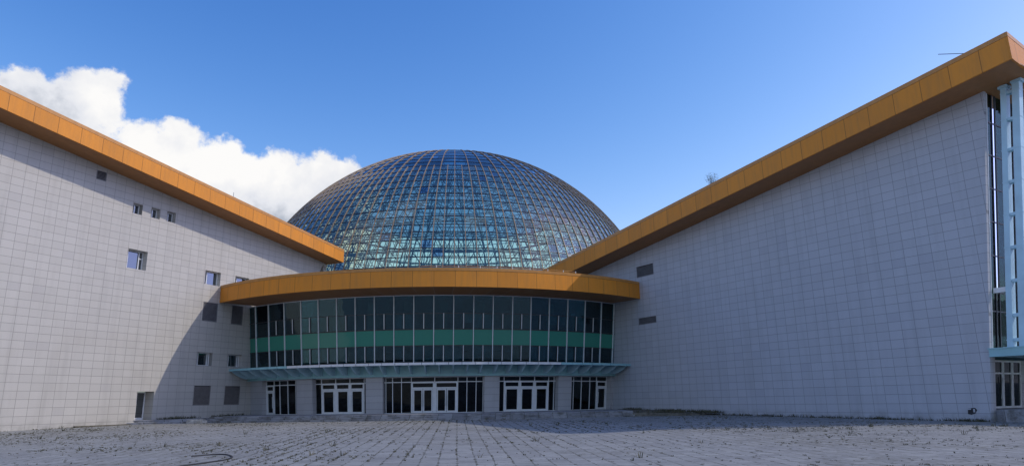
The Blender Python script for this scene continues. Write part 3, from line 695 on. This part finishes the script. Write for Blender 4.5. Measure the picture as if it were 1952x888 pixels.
top = [PD(TH0+i*dth, rr[-1]) for i in range(NR)]; q.poly(top, 2)
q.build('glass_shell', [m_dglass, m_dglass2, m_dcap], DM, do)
m_rib = plain('bronze dome rib', (.26, .19, .13), .5, 0, .15, .5)
m_ring = plain('dark dome ring bar', (.035, .05, .075), .45)
m_frame = plain('blue grey space frame', (.075, .16, .25), .5, 0, .1, .5)
def rib_mb(m, i):
    full = (i % 2 == 0)
    phs = [p for p in rr if full or p <= rad(CAP)+.001]
    th = TH0+i*dth
    t = Vector((cos(th), sin(th), 0))*.048
    for a, b in zip(phs[:-1], phs[1:]):
        A0, A1, B0, B1 = PD(th, a, DR+.015), PD(th, a, DR+.13), PD(th, b, DR+.015), PD(th, b, DR+.13)
        m.hexa([A1-t, A1+t, A0+t, A0-t, B1-t, B1+t, B0+t, B0-t])
back = MB()
for i in range(NR):
    ii = i if i <= NR//2 else i-NR
    if -46 <= ii <= 44:
        m = MB(); rib_mb(m, i); m.build('rib', m_rib, DM, do)
    else: rib_mb(back, i)
tag(back.build('rib', m_rib, DM, do), 'ribs on the far side of the dome', kind='stuff')
for k, ph in enumerate(rr):
    m = MB()
    for i in range(NR):
        a, b = TH0+i*dth, TH0+(i+1)*dth
        s = .032 if rings[k] != CAP else .05
        m.hexa([PD(a,ph-s/DR,DR+.05),PD(b,ph-s/DR,DR+.05),PD(b,ph-s/DR,DR-.10),PD(a,ph-s/DR,DR-.10),PD(a,ph+s/DR,DR+.05),PD(b,ph+s/DR,DR+.05),PD(b,ph+s/DR,DR-.10),PD(a,ph+s/DR,DR-.10)])
    m.build('ring_bar', m_ring, DM, do)
# double layer space frame inside
m = MB(); RO, RI = DR-.4, DR-2.5
NS = NR//2
lv = rr[1:20:2]+[rr[21], rr[23], rr[25], rr[27], rr[29]]
def node(j, k, R): return PD(TH0+(j % NS)*2*dth, lv[k], R)
def nodei(j, k):
    p = (lv[k]+lv[min(k+1, len(lv)-1)])/2; return PD(TH0+((j+.5) % NS)*2*dth, p, RI)
for k in range(len(lv)-1):
    stp = 1 if k < 10 else 2
    for j in range(0, NS, stp):
        a = node(j, k, RO); r1 = .065; r2 = .065
        m.tube(a, node(j+stp, k, RO), r1, 4); m.tube(a, node(j, k+1, RO), r1, 4)
        if stp == 1:
            c = nodei(j, k)
            m.tube(c, nodei(j+1, k), .085, 4)
            if k+1 < len(lv)-1: m.tube(c, nodei(j, k+1), .085, 4)
            for n_ in (node(j, k, RO), node(j+1, k, RO), node(j, k+1, RO), node(j+1, k+1, RO)): m.tube(c, n_, r2, 3)
        else:
            m.tube(a, node(j+stp, k+1, RO), r2, 3)
m.build('space_frame', m_frame, DM, do)

# ------------------------------------------------------------------ steps, platforms, loose slabs
def fy(x): return 58.25+2.4*((x+6)/19.5)**2
def stepped(name, line, back, z0, n, rise, tread, mat, label, cat, jag=0., r=None):
    """flight of n steps; line: list of (x,y) along the bottom riser, back: y the slabs run back to"""
    q = MB(); r = r or random
    for s in range(n):
        zz0 = z0-.3 if s == 0 else z0+rise*s; zz1 = z0+rise*(s+1)-(.003 if s < n-1 else 0)
        off = tread*s
        x = line[0][0]
        segs = []
        while x < line[-1][0]-.01:
            xn = min(x+1.2, line[-1][0]); segs.append((x, xn)); x = xn
        def yy(x):
            for (xa, ya), (xb, yb) in zip(line[:-1], line[1:]):
                if xa <= x <= xb+1e-6: return ya+(yb-ya)*(x-xa)/(xb-xa)
            return line[-1][1]
        for a, b in segs:
            jy = r.uniform(-jag, jag); jz = r.uniform(-jag, 0)*.4
            zt_ = zz1-.055
            q.hexa([(a+.006, yy(a)+off+jy+.06, zz0), (b-.006, yy(b)+off+jy+.06, zz0), (b-.006, back(b), zz0), (a+.006, back(a), zz0),
                    (a+.006, yy(a)+off+jy+.06, zt_), (b-.006, yy(b)+off+jy+.06, zt_), (b-.006, back(b), zt_), (a+.006, back(a), zt_)])
            q.hexa([(a+.006, yy(a)+off+jy, zt_+.001), (b-.006, yy(b)+off+jy, zt_+.001), (b-.006, back(b), zt_+.001), (a+.006, back(a), zt_+.001),
                    (a+.006, yy(a)+off+jy, zz1+jz), (b-.006, yy(b)+off+jy, zz1+jz), (b-.006, back(b), zz1), (a+.006, back(a), zz1)])
    o = q.build(name, mat, None, (line[0][0], line[0][1], z0))
    return tag(o, label, cat)
zg = gz(60)
backY = lambda x: 92-26.3*math.sqrt(max(.05, 1-((x+9.06)/30.)**2))
line = [(x, fy(x)) for x in [-26.8+i*1.2 for i in range(31)]]+[(10.2, fy(10.2))]
stepped('entrance_steps', line, backY, zg, 3, .157, .36, m_step, 'three long worn granite steps in front of the lobby doors', 'steps', .05)
line2 = [(-32.5, 58.7), (-28.3, 61.15)]
stepped('side_steps', line2, lambda x: 51.455+(x+35.78)*2.15+.6 if x < -30.5 else 66, zg-.02, 2, .17, .34, m_step, 'short low steps below the small side door in the left wall', 'steps', .03)
q = MB(); rnd = random.Random(5)
def mound(line, h, wid):
    for (xa, ya, ha), (xb, yb, hb) in zip(line[:-1], line[1:]):
        n = 6
        for i in range(n):
            a = i/n; b = (i+1)/n
            p = lambda f: (xa+(xb-xa)*f, ya+(yb-ya)*f, ha+(hb-ha)*f)
            x0, y0, h0 = p(a); x1, y1, h1 = p(b)
            j0, j1 = rnd.uniform(-.12, .12), rnd.uniform(-.05, .05)
            q.hexa([(x0,y0+j0,zg-.2),(x1,y1+j0,zg-.2),(x1,y1+wid,zg-.2),(x0,y0+wid,zg-.2),(x0,y0+.35+j0,zg+h0*.55+j1),(x1,y1+.35+j0,zg+h1*.55+j1),(x1,y1+wid,zg+h1),(x0,y0+wid,zg+h0)])
mound([(10.1, 59.8, .5), (14.1, 59.5, .42), (15.8, 60.2, .34), (17.4, 60.9, .1)], .4, 9)
tag(q.build('overgrown_ramp', m_dirt, None, (13, 60, zg)), 'overgrown soil and rubble ramp at the foot of the right wall', 'ramp')
for i, (x, y, s, rz, lab) in enumerate([(-27.6, 61.0, .75, .3, 'pale broken slab block in the gap between the two flights of steps, the largest one'), (-26.9, 60.55, .5, -.5, 'small pale broken slab beside the left end of the long steps'), (-28.2, 61.6, .45, .9, 'small pale broken slab next to the short side steps')]):
    q = MB(); hgt_ = .2+.1*(i == 0)
    base = [(-s,-s*.45),(s*.8,-s*.5),(s,s*.35),(-s*.7,s*.5)]
    q.hexa([(a, b, -.05) for a, b in base]+[(a*.92, b*.9, hgt_+.05*math.sin(3*a)) for a, b in base])
    o = q.build('broken_slab', m_slab, None); o.location = (x, y, zg); o.rotation_euler = (0, .06, rz)
    tag(o, lab, 'slab', 'broken slabs between the steps')
# cable on the paving
pts = [ground_hit(*p) for p in ((345, 871.5), (365, 870), (385, 868.3), (405, 866.8), (420, 866.3), (433, 867), (441, 869.5), (442, 872), (436, 875), (422, 878), (402, 881), (380, 884), (355, 887.5), (330, 891), (280, 897), (220, 903))]
q = MB()
def cr_(p0, p1, p2, p3, t): return .5*((2*p1)+(p2-p0)*t+(2*p0-5*p1+4*p2-p3)*t*t+(3*p1-p0-3*p2+p3)*t**3)
pp = []
for i in range(1, len(pts)-2):
    for k in range(5): pp.append(cr_(pts[i-1], pts[i], pts[i+1], pts[i+2], k/5))
for a, b in zip(pp[:-1], pp[1:]): q.tube((a.x, a.y, a.z+.02), (b.x, b.y, b.z+.02), .028, 6)
tag(q.build('hose', m_cable, None, tuple(pp[0])), 'thin black hose curled in a hook on the paving at lower left', 'hose')

# ------------------------------------------------------------------ weeds
def grass_mat():
    M = Mat('weeds', .8, 0, .2)
    g_ = M.n('ShaderNodeNewGeometry'); 
    c = M.mix(g_.outputs['Random Per Island'], (.045, .050, .028), (.14, .13, .085))
    M.col(c); return M.m
m_grass = grass_mat()
def blades(q, x, y, z, n, h, spread, r):
    for _ in range(n):
        a = r.uniform(0, 2*pi); d = r.uniform(0, spread); hh = h*r.uniform(.5, 1.2); w = r.uniform(.006, .013)+h*.03
        bx, by = x+cos(a)*d, y+sin(a)*d; le = r.uniform(.2, .8)*hh; b = r.uniform(0, 2*pi)
        tx, ty = cos(b)*w, sin(b)*w
        mx, my = bx+cos(a)*le*.4, by+sin(a)*le*.4
        i = [q.vert(p) for p in ((bx-tx,by-ty,z-.01),(bx+tx,by+ty,z-.01),(mx+tx*.7,my+ty*.7,z+hh*.6),(mx-tx*.7,my-ty*.7,z+hh*.6),(bx+cos(a)*le,by+sin(a)*le,z+hh))]
        q.f.append([i[0], i[1], i[2], i[3]]); q.f.append([i[3], i[2], i[4]]); q.mi += [0, 0]
from mathutils import noise as mn
r = random.Random(11); q = MB(); cnt = 0
cg, sg = cos(GA), sin(GA)
while cnt < 8500:
    y = 15+45*r.random()**.8; x = r.uniform(-.8, .8)*y
    # inside the court only
    tl = (x-pL[0])*.90675-(y-pL[1])*.42167; tr_ = -(x-pR[0])*.852-(y-pR[1])*.524
    if tl < .3 or (tr_ < .3 and y > 42.): continue
    if y > fy(x)-.1 and -34 < x < 11: continue
    n0 = mn.noise(Vector((x*.13, y*.16, 3.3)))+.5*mn.noise(Vector((x*.6, y*.5, 7.)))
    if r.random() > .10+max(0, n0)*1.9: continue
    # snap to a joint
    u = x*cg-y*sg; v = x*sg+y*cg
    if r.random() < .55: u = round(u/.6)*.6+r.gauss(0, .02)
    else: v = round(v/.6)*.6+r.gauss(0, .02)
    X = u*cg+v*sg; Y = -u*sg+v*cg
    h = r.choice((.015, .02, .025, .03, .035, .04, .055))*(1.0+.6*max(0, n0)); 
    if r.random() < .012: h = r.uniform(.1, .26)
    blades(q, X, Y, gz(Y), r.randint(4, 9), h, .05+.25*h, r); cnt += 1
tag(q.build('paving_weeds', m_grass), 'short dry weeds growing in the joints of the paving', 'weeds', kind='stuff')
q = MB()
def along(p0, p1, n, hmin, hmax, spread):
    for _ in range(n):
        f = r.random(); x = p0[0]+(p1[0]-p0[0])*f; y = p0[1]+(p1[1]-p0[1])*f
        if mn.noise(Vector((x*.5, y*.5, 1.)))+r.uniform(-.4, .6) < .05: continue
        x += r.gauss(0, spread); y += r.gauss(0, spread)
        blades(q, x, y, p0[2]+(p1[2]-p0[2])*f, r.randint(3, 7), r.uniform(hmin, hmax), .1, r)
RWp = lambda t, o: (pR[0]+wR.x*t-.852*o, pR[1]+wR.y*t-.524*o)
LWp = lambda t, o: (pL[0]+wL.x*t+.90675*o, pL[1]+wL.y*t-.42167*o)
a, b = RWp(-20, .2), RWp(1.6, .2); along((*a, gz(a[1])), (*b, gz(b[1])), 800, .05, .26, .12)
a, b = RWp(-31, .5), RWp(-19, .6); along((*a, zg+.42), (*b, zg+.2), 900, .08, .3, .35)
along((10.5, 60.6, zg+.3), (17, 60.9, zg+.2), 500, .05, .25, .3)
a, b = LWp(-6, .15), LWp(4, .15); along((*a, gz(a[1])), (*b, gz(b[1])), 150, .03, .1, .08)
a, b = LWp(11, .3), LWp(20.5, .3); along((*a, zg+.3), (*b, zg+.47), 400, .08, .3, .2)
along((-26, fy(-26)+.35, zg+.15), (10, fy(10)+.35, zg+.15), 700, .04, .14, .05)
along((-26, fy(-26)+.02, zg), (10, fy(10)-.02, zg), 900, .04, .12, .06)
tag(q.build('wall_foot_weeds', m_grass), 'ragged weeds along the foot of the walls and steps', 'weeds', kind='stuff')
# shrub showing over the right roof edge
bx, by = RWp(-16.4, 1.6)
sh = empty('roof_shrub', (bx, by, sR(-16.4)+1.85), 0, 'small feathery shrub growing on top of the right hall roof', 'shrub')
q = MB(); st_ = MB(); r = random.Random(2)
m_leaf = plain('shrub leaves', (.10, .14, .11), .7, 0, .3)
for i in range(9):
    a = r.uniform(0, 2*pi); tip = Vector((cos(a)*r.uniform(.1, .5), sin(a)*.35, r.uniform(.7, 1.35))); midp = tip*.5+Vector((r.uniform(-.08, .08), 0, .08))
    st_.tube((0, 0, -.6), midp, .022, 4, .014); st_.tube(midp, tip, .014, 4, .006)
for i in range(900):
    d = Vector((r.gauss(0, 1), r.gauss(0, 1), r.gauss(0, 1))).normalized()*(.6*r.random()**.45)
    clump = mn.noise(d*4+Vector((2, 5, 1)))
    if clump < -.08: continue
    p = Vector((d.x*1.05, d.y*.9, .78+d.z*.95)); e_ = Vector((r.gauss(0, 1), r.gauss(0, 1), r.gauss(.3, .6))).normalized(); u = e_.orthogonal().normalized()*.016
    q.poly([p, p+e_*.04+u, p+e_*.10, p+e_*.04-u])
q.build('foliage', m_leaf, sh); st_.build('stem', m_dark, sh)
